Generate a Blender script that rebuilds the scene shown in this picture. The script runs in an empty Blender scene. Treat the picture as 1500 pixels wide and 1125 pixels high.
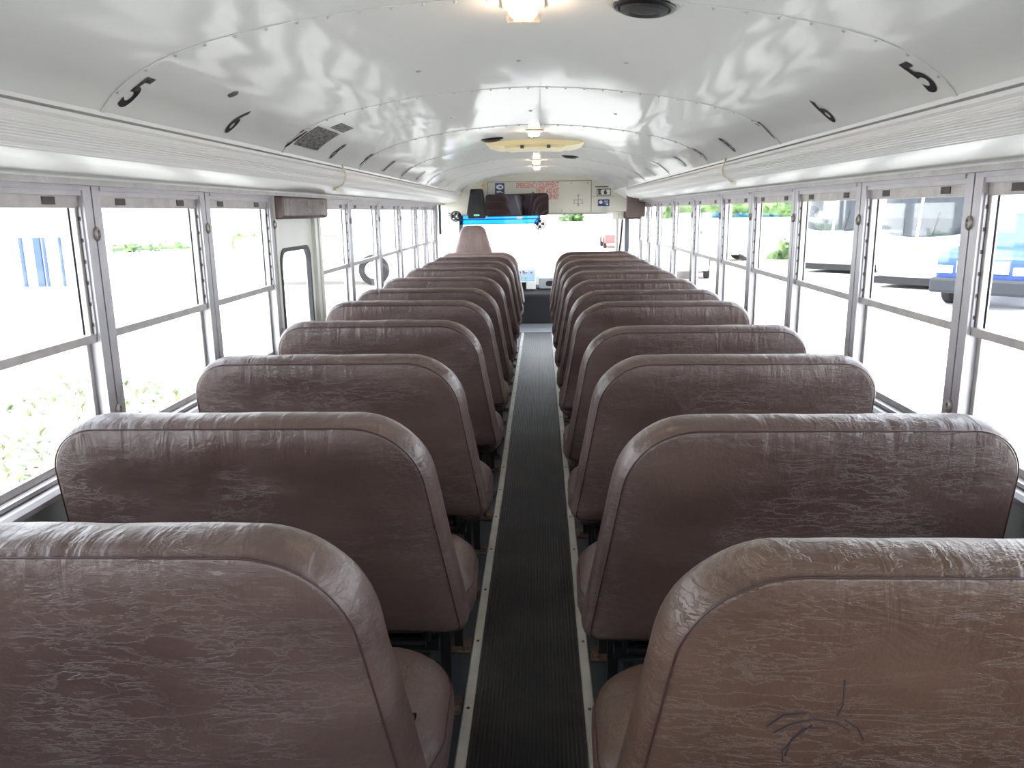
import bpy, math, random
from math import sin, cos, pi, radians, sqrt, atan2, tan
from mathutils import Vector, Matrix, noise
random.seed(7)
S = bpy.context.scene
C = S.collection

# ------------------------------------------------------------------ helpers
class MB:
    """collects geometry for ONE mesh object"""
    def __init__(s): s.v=[]; s.f=[]
    def add(s, vs, fs):
        o=len(s.v); s.v+= [tuple(p) for p in vs]; s.f+=[tuple(i+o for i in f) for f in fs]; return s
    def box(s, x0,x1,y0,y1,z0,z1, M=None):
        vs=[Vector((x,y,z)) for x in (x0,x1) for y in (y0,y1) for z in (z0,z1)]
        if M: vs=[M@p for p in vs]
        return s.add(vs,[(0,1,3,2),(4,6,7,5),(0,4,5,1),(2,3,7,6),(0,2,6,4),(1,5,7,3)])
    def prism(s, pts, a, b, axis='y'):
        """closed polygon pts (2D) extruded from a to b along axis"""
        n=len(pts)
        def m(p,t):
            if axis=='y': return (p[0],t,p[1])
            if axis=='x': return (t,p[0],p[1])
            return (p[0],p[1],t)
        vs=[m(p,a) for p in pts]+[m(p,b) for p in pts]
        fs=[(i,(i+1)%n,n+(i+1)%n,n+i) for i in range(n)]
        fs+=[tuple(range(n-1,-1,-1)),tuple(range(n,2*n))]
        return s.add(vs,fs)
    def strip(s, pts, a, b, axis='y', closed=False, seg=1):
        n=len(pts); vs=[]
        for k in range(seg+1):
            t=a+(b-a)*k/seg
            for p in pts: vs.append((p[0],t,p[1]) if axis=='y' else (t,p[0],p[1]))
        fs=[]
        for k in range(seg):
            for i in range(n if closed else n-1):
                j=(i+1)%n
                fs.append((k*n+i,k*n+j,(k+1)*n+j,(k+1)*n+i))
        return s.add(vs,fs)
    def tube(s, path, r, n=8, closed=False, cap=True):
        P=[Vector(p) for p in path]; m=len(P); vs=[]; up=None
        rs=r if isinstance(r,(list,tuple)) else [r]*m
        for i,p in enumerate(P):
            if closed: d=P[(i+1)%m]-P[i-1]
            else: d=P[min(i+1,m-1)]-P[max(i-1,0)]
            if d.length<1e-9: d=Vector((0,0,1))
            d.normalize()
            if up is None:
                up=Vector((0,0,1)) if abs(d.z)<.9 else Vector((0,1,0))
            a=d.cross(up)
            if a.length<1e-6: a=d.orthogonal()
            a.normalize(); b=a.cross(d).normalized(); up=b
            for k in range(n):
                t=2*pi*k/n; vs.append(p+rs[i]*(cos(t)*a+sin(t)*b))
        fs=[]
        for i in range(m if closed else m-1):
            for k in range(n):
                j=(i+1)%m; fs.append((i*n+k,i*n+(k+1)%n,j*n+(k+1)%n,j*n+k))
        if cap and not closed:
            fs.append(tuple(range(n-1,-1,-1))); fs.append(tuple((m-1)*n+k for k in range(n)))
        return s.add(vs,fs)
    def lathe(s, prof, M=None, n=24):
        """prof [(r,h)] around z"""
        vs=[];m=len(prof)
        for r,h in prof:
            for k in range(n):
                t=2*pi*k/n; p=Vector((r*cos(t),r*sin(t),h)); vs.append(M@p if M else p)
        fs=[]
        for i in range(m-1):
            for k in range(n): fs.append((i*n+k,i*n+(k+1)%n,(i+1)*n+(k+1)%n,(i+1)*n+k))
        fs.append(tuple(range(n-1,-1,-1))); fs.append(tuple((m-1)*n+k for k in range(n)))
        return s.add(vs,fs)
    def ball(s, c, r, n=12, m=8):
        rr=r if isinstance(r,(tuple,list)) else (r,r,r)
        vs=[];fs=[]
        for i in range(m+1):
            a=pi*i/m
            for k in range(n):
                t=2*pi*k/n; vs.append((c[0]+rr[0]*sin(a)*cos(t),c[1]+rr[1]*sin(a)*sin(t),c[2]+rr[2]*cos(a)))
        for i in range(m):
            for k in range(n): fs.append((i*n+k,(i+1)*n+k,(i+1)*n+(k+1)%n,i*n+(k+1)%n))
        return s.add(vs,fs)
    def mesh(s, name, mat, smooth=None, bevel=0):
        me=bpy.data.meshes.new(name); me.from_pydata(s.v,[],s.f); me.update()
        if mat: me.materials.append(mat)
        if smooth:
            for p in me.polygons: p.use_smooth=True
            if smooth<170: me.set_sharp_from_angle(angle=radians(smooth))
        return me
    def build(s, name, mat, parent=None, smooth=None, bevel=0):
        o=bpy.data.objects.new(name, s.mesh(name,mat,smooth)); C.objects.link(o)
        if parent: o.parent=parent
        if bevel:
            b=o.modifiers.new('bevel','BEVEL'); b.width=bevel; b.segments=2; b.limit_method='ANGLE'; b.angle_limit=radians(40)
        return o
def tag(o,label=None,cat=None,group=None,kind=None):
    if label: o['label']=label
    if cat: o['category']=cat
    if group: o['group']=group
    if kind: o['kind']=kind
    return o
def empty(name,loc,rz=0):
    o=bpy.data.objects.new(name,None); C.objects.link(o); o.location=loc; o.rotation_euler=(0,0,rz); o.empty_display_size=.1
    return o
def kids(o): return [c for c in bpy.data.objects if c.parent==o]
def copy_tree(o,parent=None):
    c=o.copy(); C.objects.link(c); c.parent=parent
    for ch in kids(o): copy_tree(ch,c)
    return c
def fillet(pts,rads,seg=8):
    """round polygon corners"""
    out=[];n=len(pts)
    for i in range(n):
        p=Vector(pts[i]); a=(Vector(pts[i-1])-p); b=(Vector(pts[(i+1)%n])-p); r=rads[i] if isinstance(rads,(list,tuple)) else rads
        if r<=0: out.append(tuple(p)); continue
        la,lb=a.length,b.length; a.normalize(); b.normalize()
        ang=a.angle(b); t=r/tan(ang/2); t=min(t,la*.49,lb*.49) ; r=t*tan(ang/2)
        c=p+(a+b).normalized()*(r/sin(ang/2))
        s0=p+a*t; s1=p+b*t; v0=s0-c; v1=s1-c; tot=v0.angle(v1)
        sg=1 if v0.x*v1.y-v0.y*v1.x>0 else -1
        for k in range(seg+1):
            th=sg*tot*k/seg; out.append((c.x+v0.x*cos(th)-v0.y*sin(th), c.y+v0.x*sin(th)+v0.y*cos(th)))
    return out
def resample(pts,step):
    out=[];n=len(pts)
    for i in range(n):
        a=Vector(pts[i]);b=Vector(pts[(i+1)%n]);L=(b-a).length
        k=max(1,int(math.ceil(L/step)))
        for j in range(k): out.append(tuple(a+(b-a)*j/k))
    return out

# ------------------------------------------------------------------ materials
def new(name):
    m=bpy.data.materials.new(name); m.use_nodes=True
    return m, m.node_tree.nodes, m.node_tree.links, m.node_tree.nodes['Principled BSDF']
def srgb(r,g,b):
    f=lambda c:(c/255/12.92 if c/255<=.04045 else ((c/255+.055)/1.055)**2.4)
    return (f(r),f(g),f(b),1)
def simple(name,col,rough=.5,metal=0,bump=0,bscale=60,var=0,vscale=6,**k):
    m,N,L,B=new(name)
    B.inputs['Base Color'].default_value=col; B.inputs['Roughness'].default_value=rough; B.inputs['Metallic'].default_value=metal
    tc=N.new('ShaderNodeTexCoord')
    if var:
        n=N.new('ShaderNodeTexNoise'); n.inputs['Scale'].default_value=vscale; n.inputs['Detail'].default_value=5
        L.new(tc.outputs['Object'],n.inputs['Vector'])
        r=N.new('ShaderNodeMapRange'); r.inputs[1].default_value=.3; r.inputs[2].default_value=.7; r.inputs[3].default_value=1-var; r.inputs[4].default_value=1+var
        L.new(n.outputs['Fac'],r.inputs[0])
        x=N.new('ShaderNodeMix'); x.data_type='RGBA'; x.blend_type='MULTIPLY'; x.inputs['Factor'].default_value=1
        x.inputs['A'].default_value=col; L.new(r.outputs[0],x.inputs['B']); L.new(x.outputs['Result'],B.inputs['Base Color'])
    if bump:
        n2=N.new('ShaderNodeTexNoise'); n2.inputs['Scale'].default_value=bscale; n2.inputs['Detail'].default_value=4
        L.new(tc.outputs['Object'],n2.inputs['Vector'])
        b=N.new('ShaderNodeBump'); b.inputs['Strength'].default_value=bump; b.inputs['Distance'].default_value=.01
        L.new(n2.outputs['Fac'],b.inputs['Height']); L.new(b.outputs['Normal'],B.inputs['Normal'])
    if 'emit' in k:
        B.inputs['Emission Color'].default_value=col if k.get('ecol') is None else k['ecol']; B.inputs['Emission Strength'].default_value=k['emit']
    return m

def vinyl_mat(name,c0,c1):
    m,N,L,B=new(name)
    tc=N.new('ShaderNodeTexCoord'); oi=N.new('ShaderNodeObjectInfo')
    off=N.new('ShaderNodeVectorMath'); off.operation='SCALE'; off.inputs[0].default_value=(13,7,9); L.new(oi.outputs['Random'],off.inputs['Scale'])
    ad=N.new('ShaderNodeVectorMath'); ad.operation='ADD'; L.new(tc.outputs['Object'],ad.inputs[0]); L.new(off.outputs[0],ad.inputs[1])
    def nz(sc,vec_scale,det=4,rough=.6,dist=0):
        mp=N.new('ShaderNodeMapping'); mp.inputs['Scale'].default_value=vec_scale; L.new(ad.outputs[0],mp.inputs['Vector'])
        n=N.new('ShaderNodeTexNoise'); n.inputs['Scale'].default_value=sc; n.inputs['Detail'].default_value=det; n.inputs['Roughness'].default_value=rough
        n.inputs['Distortion'].default_value=dist; L.new(mp.outputs[0],n.inputs['Vector']); return n
    def rng(src,a,b,c,d,smooth=True):
        r=N.new('ShaderNodeMapRange'); r.inputs[1].default_value=a; r.inputs[2].default_value=b; r.inputs[3].default_value=c; r.inputs[4].default_value=d
        if smooth: r.interpolation_type='SMOOTHSTEP'
        L.new(src,r.inputs[0]); return r.outputs[0]
    def math2(op,a,b):
        q=N.new('ShaderNodeMath'); q.operation=op
        for i,t in enumerate((a,b)):
            if t is None: continue
            if isinstance(t,(int,float)): q.inputs[i].default_value=t
            else: L.new(t,q.inputs[i])
        return q.outputs[0]
    big=nz(2.2,(1,1,2.5))
    mix=N.new('ShaderNodeMix'); mix.data_type='RGBA'; mix.inputs['A'].default_value=c0; mix.inputs['B'].default_value=c1
    L.new(rng(big.outputs['Fac'],.3,.7,0,1),mix.inputs['Factor'])
    # thin pale horizontal creases
    cr=nz(6,(1,1,5.0),6,.62,.35)
    ridge=rng(math2('ABSOLUTE',math2('SUBTRACT',cr.outputs['Fac'],.5),None),0,.017,1,0)
    msk=nz(3,(1,1,1)); mk=rng(msk.outputs['Fac'],.42,.62,0,1)
    cre=math2('MULTIPLY',ridge,mk)
    cr2=nz(13,(1,1,3.5),5,.6,.3)
    ridge2=math2('MULTIPLY',rng(math2('ABSOLUTE',math2('SUBTRACT',cr2.outputs['Fac'],.5),None),0,.02,.6,0),mk)
    tot=math2('MAXIMUM',cre,ridge2)
    mix2=N.new('ShaderNodeMix'); mix2.data_type='RGBA'; L.new(mix.outputs['Result'],mix2.inputs['A'])
    mix2.inputs['B'].default_value=(c1[0]*1.9,c1[1]*2.0,c1[2]*2.0,1); L.new(math2('MULTIPLY',tot,.26),mix2.inputs['Factor'])
    L.new(mix2.outputs['Result'],B.inputs['Base Color'])
    rg=nz(7,(1,1,1)); L.new(rng(rg.outputs['Fac'],.3,.7,.34,.44,False),B.inputs['Roughness'])
    B.inputs['Specular IOR Level'].default_value=.65
    # puckers running down from the top seam (object z near 1.0)
    sx=N.new('ShaderNodeSeparateXYZ'); L.new(tc.outputs['Object'],sx.inputs[0])
    pk=nz(1,(22,6,5),3,.55,.6)
    top=rng(sx.outputs['Z'],.90,1.02,0.06,1)
    fine=nz(70,(1,1,1),3)
    med=nz(9,(1,1,1.6),5,.6,.5)
    h=math2('ADD',math2('MULTIPLY',math2('MULTIPLY',pk.outputs['Fac'],top),.7),math2('MULTIPLY',tot,.10))
    h=math2('ADD',h,math2('MULTIPLY',med.outputs['Fac'],.42))
    h=math2('ADD',h,math2('MULTIPLY',fine.outputs['Fac'],.07))
    b=N.new('ShaderNodeBump'); b.inputs['Strength'].default_value=.75; b.inputs['Distance'].default_value=.014
    L.new(h,b.inputs['Height']); L.new(b.outputs['Normal'],B.inputs['Normal'])
    return m

def ceiling_mat():
    m,N,L,B=new('glossy white ceiling paint')
    B.inputs['Base Color'].default_value=(.56,.565,.55,1)
    B.inputs['Roughness'].default_value=.5; B.inputs['Specular IOR Level'].default_value=.0
    B.inputs['Coat Weight'].default_value=.23; B.inputs['Coat Roughness'].default_value=.045
    tc=N.new('ShaderNodeTexCoord')
    mp=N.new('ShaderNodeMapping'); mp.inputs['Scale'].default_value=(4.5,.8,.5); L.new(tc.outputs['Object'],mp.inputs['Vector'])
    n=N.new('ShaderNodeTexNoise'); n.inputs['Scale'].default_value=1.5; n.inputs['Detail'].default_value=1.2; n.inputs['Distortion'].default_value=.5
    L.new(mp.outputs[0],n.inputs['Vector'])
    n2=N.new('ShaderNodeTexNoise'); n2.inputs['Scale'].default_value=260; n2.inputs['Detail'].default_value=2; L.new(tc.outputs['Object'],n2.inputs['Vector'])
    a=N.new('ShaderNodeMath'); a.operation='MULTIPLY_ADD'; a.inputs[1].default_value=.012; L.new(n2.outputs['Fac'],a.inputs[0]); L.new(n.outputs['Fac'],a.inputs[2])
    b=N.new('ShaderNodeBump'); b.inputs['Strength'].default_value=.28; b.inputs['Distance'].default_value=.02
    L.new(a.outputs[0],b.inputs['Height']); L.new(b.outputs['Normal'],B.inputs['Normal']); L.new(b.outputs['Normal'],B.inputs['Coat Normal'])
    return m

def cornice_mat():
    m,N,L,B=new('ribbed white painted metal')
    B.inputs['Base Color'].default_value=(.60,.60,.59,1); B.inputs['Roughness'].default_value=.38; B.inputs['Specular IOR Level'].default_value=.35
    return m

def rubber_mat():
    m,N,L,B=new('ribbed black aisle rubber')
    tc=N.new('ShaderNodeTexCoord')
    w=N.new('ShaderNodeTexWave'); w.wave_type='BANDS'; w.bands_direction='X'; w.inputs['Scale'].default_value=26; w.inputs['Distortion'].default_value=0
    L.new(tc.outputs['Object'],w.inputs['Vector'])
    n=N.new('ShaderNodeTexNoise'); n.inputs['Scale'].default_value=3; n.inputs['Detail'].default_value=6; L.new(tc.outputs['Object'],n.inputs['Vector'])
    r=N.new('ShaderNodeMapRange'); r.inputs[1].default_value=.35; r.inputs[2].default_value=.75; L.new(n.outputs['Fac'],r.inputs[0])
    x=N.new('ShaderNodeMix'); x.data_type='RGBA'; x.inputs['A'].default_value=srgb(33,34,36); x.inputs['B'].default_value=srgb(66,66,64)
    L.new(r.outputs[0],x.inputs['Factor'])
    n3=N.new('ShaderNodeTexNoise'); n3.inputs['Scale'].default_value=240; L.new(tc.outputs['Object'],n3.inputs['Vector'])
    r3=N.new('ShaderNodeMapRange'); r3.inputs[1].default_value=.72; r3.inputs[2].default_value=.8; L.new(n3.outputs['Fac'],r3.inputs[0])
    x3=N.new('ShaderNodeMix'); x3.data_type='RGBA'; x3.inputs['B'].default_value=srgb(120,116,110); L.new(r3.outputs[0],x3.inputs['Factor']); L.new(x.outputs['Result'],x3.inputs['A'])
    x4=N.new('ShaderNodeMix'); x4.data_type='RGBA'; x4.blend_type='MULTIPLY'; x4.inputs['Factor'].default_value=.45
    L.new(x3.outputs['Result'],x4.inputs['A']); L.new(w.outputs['Fac'],x4.inputs['B']); L.new(x4.outputs['Result'],B.inputs['Base Color'])
    B.inputs['Roughness'].default_value=.48
    b=N.new('ShaderNodeBump'); b.inputs['Strength'].default_value=.8; b.inputs['Distance'].default_value=.004
    L.new(w.outputs['Fac'],b.inputs['Height']); L.new(b.outputs['Normal'],B.inputs['Normal'])
    return m

def glass_mat(name,tint=(1,1,1,1),gl=.0):
    m=bpy.data.materials.new(name); m.use_nodes=True; N=m.node_tree.nodes; L=m.node_tree.links; N.clear()
    o=N.new('ShaderNodeOutputMaterial'); t=N.new('ShaderNodeBsdfTransparent'); t.inputs[0].default_value=tint
    g=N.new('ShaderNodeBsdfGlossy'); g.inputs['Roughness'].default_value=.02
    lw=N.new('ShaderNodeLayerWeight'); lw.inputs['Blend'].default_value=.5
    pw=N.new('ShaderNodeMath'); pw.operation='POWER'; pw.inputs[1].default_value=5; L.new(lw.outputs['Facing'],pw.inputs[0])
    f=N.new('ShaderNodeMath'); f.operation='MULTIPLY_ADD'; f.inputs[1].default_value=.55; f.inputs[2].default_value=.02; L.new(pw.outputs[0],f.inputs[0])
    x=N.new('ShaderNodeMixShader'); L.new(f.outputs[0],x.inputs[0]); L.new(t.outputs[0],x.inputs[1]); L.new(g.outputs[0],x.inputs[2]); L.new(x.outputs[0],o.inputs[0])
    return m

def leaf_mat(name,a,b,sc=3):
    m,N,L,B=new(name)
    tc=N.new('ShaderNodeTexCoord'); n=N.new('ShaderNodeTexNoise'); n.inputs['Scale'].default_value=sc; n.inputs['Detail'].default_value=3
    L.new(tc.outputs['Object'],n.inputs['Vector'])
    r=N.new('ShaderNodeMapRange'); r.inputs[1].default_value=.35; r.inputs[2].default_value=.65; L.new(n.outputs['Fac'],r.inputs[0])
    x=N.new('ShaderNodeMix'); x.data_type='RGBA'; x.inputs['A'].default_value=a; x.inputs['B'].default_value=b
    L.new(r.outputs[0],x.inputs['Factor']); L.new(x.outputs['Result'],B.inputs['Base Color']); B.inputs['Roughness'].default_value=.5
    return m

V=vinyl_mat('brown seat vinyl',srgb(66,49,45),srgb(86,69,64))
V2=vinyl_mat('rusty brown seat vinyl',srgb(71,50,40),srgb(88,66,54))
V3=vinyl_mat('dull taupe vinyl',srgb(118,98,94),srgb(132,112,106))
PIPE=simple('dark seam piping',srgb(58,34,34),.45)
BLK=simple('black painted steel',srgb(17,17,19),.4)
RUST=simple('rusty steel plate',srgb(92,74,62),.7,.3,.3,80,.5,60)
BOLT=simple('worn bolt metal',srgb(150,146,142),.45,.7,0,1,.2,90)
CEIL=ceiling_mat(); CORN=cornice_mat()
WHITE=simple('white painted metal',srgb(212,212,206),.35,0,.05,30,.04,4)
OFFW=simple('off white header paint',srgb(206,204,192),.5,0,.0,30,.03,3)
ALU=simple('worn grey aluminium',srgb(168,164,162),.42,.45,.15,90,.14,22)
ALUL=simple('bright aluminium frame',srgb(172,170,174),.38,.4,.05,60,.07,14)
GREYP=simple('grey wall panel',srgb(128,130,130),.5,.2,.05,40,.12,6)
DARKF=simple('dark slate rubber floor',srgb(40,45,50),.55,0,.1,60,.2,5)
GREYF=simple('grey front floor rubber',srgb(110,112,116),.5,0,.1,60,.1,5)
RUB=rubber_mat()
BLACK=simple('matte black plastic',srgb(20,20,22),.45)
RUBBER=simple('black rubber gasket',srgb(34,36,42),.5)
NOTCH=simple('dark latch recess',srgb(70,62,60),.6)
GLASS=glass_mat('clear window glass')
BLUEG=glass_mat('blue tinted visor plastic',(.07,.32,.68,1))
INK=simple('black decal ink',srgb(24,22,28),.4)
RED=simple('red decal ink',srgb(206,66,62),.5)
BLUE=simple('navy blue label',srgb(38,66,122),.45)
PLATE=simple('white label plate',srgb(224,224,218),.45)
ORANGE=simple('orange reflector',srgb(226,158,60),.4)
CREAM=simple('cream hatch plastic',srgb(222,208,160),.45,0,.05,30,.05,5)
MIRROR=simple('mirror glass',srgb(158,148,156),.03,1)
CHROME=simple('chrome',srgb(200,200,205),.12,1)
LENS=glass_mat('clear lamp lens',(1,.93,.88,1))
BULB=simple('lit lamp diffuser',(1,.80,.62,1),.5,emit=14,ecol=(1,.80,.60,1))
LED=simple('green led',(0.05,.9,.15,1),.5,emit=1.2,ecol=(.05,1,.15,1))
SCREEN=simple('dark screen',srgb(38,40,46),.15)
LTEXT=simple('grey printed label',srgb(92,92,90),.5,0,0,1,.5,260)
WIRE=simple('cream cable',srgb(214,206,180),.5)

# ------------------------------------------------------------------ dimensions (metres, y forward, x=0 aisle centre)
YB,YF=-1.9,9.9           # body: rear wall / front header
XW=1.13                  # inner face of window wall
RX,RZ=.93,1.70           # ceiling edge rail
CT=[(0,1.918),(.15,1.9135),(.30,1.902),(.45,1.884),(.58,1.862),(.68,1.840),(.76,1.816),(.82,1.790),(.87,1.760),(.905,1.731),(.93,1.702),(.96,1.662),(1.0,1.60)]
def cz(x):
    a=abs(x); P_=[(-CT[1][0],CT[1][1])]+CT+[(1.05,1.52)]
    for i in range(1,len(P_)-2):
        if a<=P_[i+1][0] or i==len(P_)-3:
            (x0,z0),(x1,z1),(x2,z2),(x3,z3)=P_[i-1:i+3]; h=x2-x1; t=(a-x1)/h
            m1=(z2-z0)/(x2-x0)*h; m2=(z3-z1)/(x3-x1)*h
            return (2*t**3-3*t*t+1)*z1+(t**3-2*t*t+t)*m1+(-2*t**3+3*t*t)*z2+(t**3-t*t)*m2
def cnorm(x):
    e=.004; d=(cz(x+e)-cz(x-e))/(2*e); return Vector((d,0,-1)).normalized()   # pointing into the cabin
ARC=[(0,RX)]
while ARC[-1][1]>.55:
    x_=ARC[-1][1]-.002; ARC.append((ARC[-1][0]+math.hypot(.002,cz(x_)-cz(x_+.002)),x_))
def arcx(sv):
    for (a,xa),(b,xb) in zip(ARC[:-1],ARC[1:]):
        if sv<=b: return xa+(xb-xa)*(sv-a)/(b-a)
    return ARC[-1][1]
POSTS=[-1.45,-.74,-.03,.65,1.36,2.07,2.78,3.49,4.20,4.91,5.80,6.69,7.58,8.26,8.94]
NUMY=[1.86,2.47,3.05,3.68,4.28,4.90,5.55,6.20,6.85,7.5]

# ------------------------------------------------------------------ room shell
def struct(o): o['kind']='structure'; return o
def ceiling_panel(y0,y1,off=0):
    """sheet metal panel spanning the roof bow, with oil-canning waviness"""
    mb=MB(); nx=110; ny=max(6,int((y1-y0)/.06)); vs=[];fs=[]
    for j in range(ny+1):
        y=y0+(y1-y0)*j/ny
        for i in range(nx+1):
            x=RX*sin(pi/2*(-1+2*i/nx)*.98)/sin(pi/2*.98); e=sin(pi*j/ny)**.7
            w=.0016*noise.noise(Vector((x*4.2,y*.9,3)))+.0006*noise.noise(Vector((x*13,y*1.2,8)))
            n=cnorm(x); vs.append((x+n.x*w*e,y,cz(x)+off+n.z*w*e))
    for j in range(ny):
        for i in range(nx):
            a=j*(nx+1)+i; fs.append((a,a+nx+1,a+nx+2,a+1))
    return mb.add(vs,fs)
SEAMS=[YB,-.75,.52,1.80,3.05,4.33,5.60,6.88,8.16,9.2,YF]
ce=MB()
for a,b in zip(SEAMS[:-1],SEAMS[1:]): 
    p=ceiling_panel(a,b); ce.add(p.v,p.f)
# outer roof skin so the cabin is closed
xs=[-1.2+2.4*i/30 for i in range(31)]
ce.strip([(x,2.03-.22*x*x) for x in xs],YB-.1,11.5)
ceil=struct(ce.build('ceiling',CEIL,smooth=180)); 
# roof bow seams with rivets, parts of the ceiling
for y in SEAMS[1:-1]:
    mb=MB(); n=60
    pts=[(-RX+2*RX*i/n) for i in range(n+1)]
    vs=[];fs=[]
    for x in pts:
        nn=cnorm(x)
        for (dy,o_) in ((-.009,.0003),(-.0085,.002),(.0085,.002),(.009,.0003)):
            vs.append((x+nn.x*o_,y+dy,cz(x)+nn.z*o_))
    for i in range(n):
        for k in range(3): a=i*4+k; fs.append((a,a+1,a+5,a+4))
    mb.add(vs,fs); s=mb.build('seam_strip',CEIL,ceil,smooth=40)
    r=MB()
    for i in range(27):
        x=-RX+.04+(2*RX-.08)*i/26; nn=cnorm(x); c=Vector((x,y,cz(x)))+nn*.002
        r.ball(c,.0045,8,5)
    r.build('rivets',ALUL,s,smooth=60)

# moulded cornice under the ceiling rail, both sides
CPROF=[(.928,1.706),(.932,1.694),(.950,1.692),(.950,1.688),(.928,1.687),(.928,1.678),(.921,1.670),(.916,1.660),(.914,1.650),(.915,1.640),(.919,1.629),(.926,1.619),(.936,1.610),(.950,1.602),(.968,1.597),(.990,1.592),(1.02,1.588),(1.05,1.584),(1.08,1.580),(1.10,1.576),(1.104,1.572),(1.104,1.560),(1.13,1.560)]
def ribbed(pr_):
    out=[]
    for a,b in zip(pr_[6:19],pr_[7:20]):
        for k in range(4):
            t=k/4; x=a[0]+(b[0]-a[0])*t; z=a[1]+(b[1]-a[1])*t
            d=Vector((b[0]-a[0],b[1]-a[1])).normalized(); off=.0007*(1 if k%2 else -1)
            out.append((x+d.y*off*1,z-d.x*off*1))
    return pr_[:6]+out+pr_[19:]
CP=ribbed(CPROF)
for sd,nm,ye in ((-1,'trim_1',9.55),(1,'trim_2',8.30)):
    mb=MB(); pts=[(sd*x,z) for x,z in CP]+[(sd*1.17,1.56),(sd*1.17,1.75),(sd*.95,1.75)]
    mb.strip(pts,YB,ye,closed=True); 
    for yc in (YB,ye):
        vs=[]; 
        for x,z in CP: vs+=[(sd*x,yc,z),(sd*1.17,yc,min(1.75,max(1.56,z)))]
        mb.add(vs,[(2*i,2*i+2,2*i+3,2*i+1) for i in range(len(CP)-1)])
    o=struct(mb.build(nm,CORN,smooth=35))
    # riveted closing strip above the window heads
    q=MB(); q.box(min(sd*1.098,sd*1.13),max(sd*1.098,sd*1.13),YB,ye,1.553,1.567)
    q.build('head_strip',ALU,o)

for sd,nm,ys in ((-1,'trim_4',9.5),(1,'trim_5',8.25)):
    mb=MB(); mb.prism([(sd*.925,1.70),(sd*1.175,1.55),(sd*1.175,1.80),(sd*.925,1.80)],ys,11.35); struct(mb.build(nm,CORN))
# side walls below and above the windows
DY0,DY1=3.49,4.20
for sd,nm in ((-1,'wall_left'),(1,'wall_right')):
    mb=MB(); a,b=sorted((sd*XW,sd*1.18))
    segs=[(YB,DY0),(DY1,11.4)] if sd<0 else [(YB,8.97)]
    for y0,y1 in segs: mb.box(a,b,y0,y1,0,.825)
    mb.box(*sorted((sd*1.135,sd*1.18)),YB,11.4,1.56,1.80)
    mb.box(a,b,YB-.05,POSTS[0],.825,1.56)
    w=struct(mb.build(nm,GREYP))
    # ledge under the windows (bright aluminium track)
    for y0,y1 in segs:
        q=MB(); q.prism([(sd*1.100,.822),(sd*1.100,.834),(sd*1.112,.842),(sd*1.175,.846),(sd*1.175,.822)],y0,y1)
        q.build('window_ledge',ALUL,w)
    q=MB(); q.box(*sorted((sd*1.095,sd*1.13)),YB,(8.9),.30,.36); q.build('seat_rail',GREYP,w)

# floor
mb=MB(); mb.box(-1.18,1.18,YB-.05,10.35,-.06,0)
fl=struct(mb.build('floor',DARKF))
MB().box(-.178,.178,YB,9.58,0,.006).build('aisle_mat',RUB,fl)
MB().box(-1.1,1.1,9.58,10.35,0,.012).build('front_mat',GREYF,fl)
for sd in (-1,1):
    # slightly wandering metal edge strip with screws
    vs=[];fs=[];n=50
    for i in range(n+1):
        y=YB+(9.58-YB)*i/n; x=sd*.183+.004*noise.noise(Vector((y*.6,sd*4,0)))
        for dx,z in ((-.017,.004),(-.013,.010),(.013,.010),(.017,.004)): vs.append((x+dx,y,z))
    for i in range(n):
        for k in range(3): a=i*4+k; fs.append((a,a+4,a+5,a+1))
    st=MB().add(vs,fs).build('edge_strip',simple('aluminium floor strip',srgb(186,182,172),.45,.15,.1,60,.15,9),fl,smooth=40)
    r=MB()
    for k in range(30): r.ball((sd*.183,YB+.2+k*.38,.010),(.006,.006,.003),8,4)
    r.build('screws',RUST,st,smooth=60)

# rear wall with a door window, behind the camera
mb=MB(); y0,y1=YB-.06,YB
mb.box(-1.18,1.18,y0,y1,0,.85); mb.box(-1.18,1.18,y0,y1,1.5,1.95); mb.box(-1.18,-1.0,y0,y1,.85,1.5); mb.box(1.0,1.18,y0,y1,.85,1.5)
mb.box(-.42,-.34,y0,y1,.85,1.5); mb.box(.34,.42,y0,y1,.85,1.5)
rw=struct(mb.build('wall_rear',WHITE)); MB().box(-1.0,1.0,y0+.02,y0+.026,.85,1.5).build('rear_glass',GLASS,rw)

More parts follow.
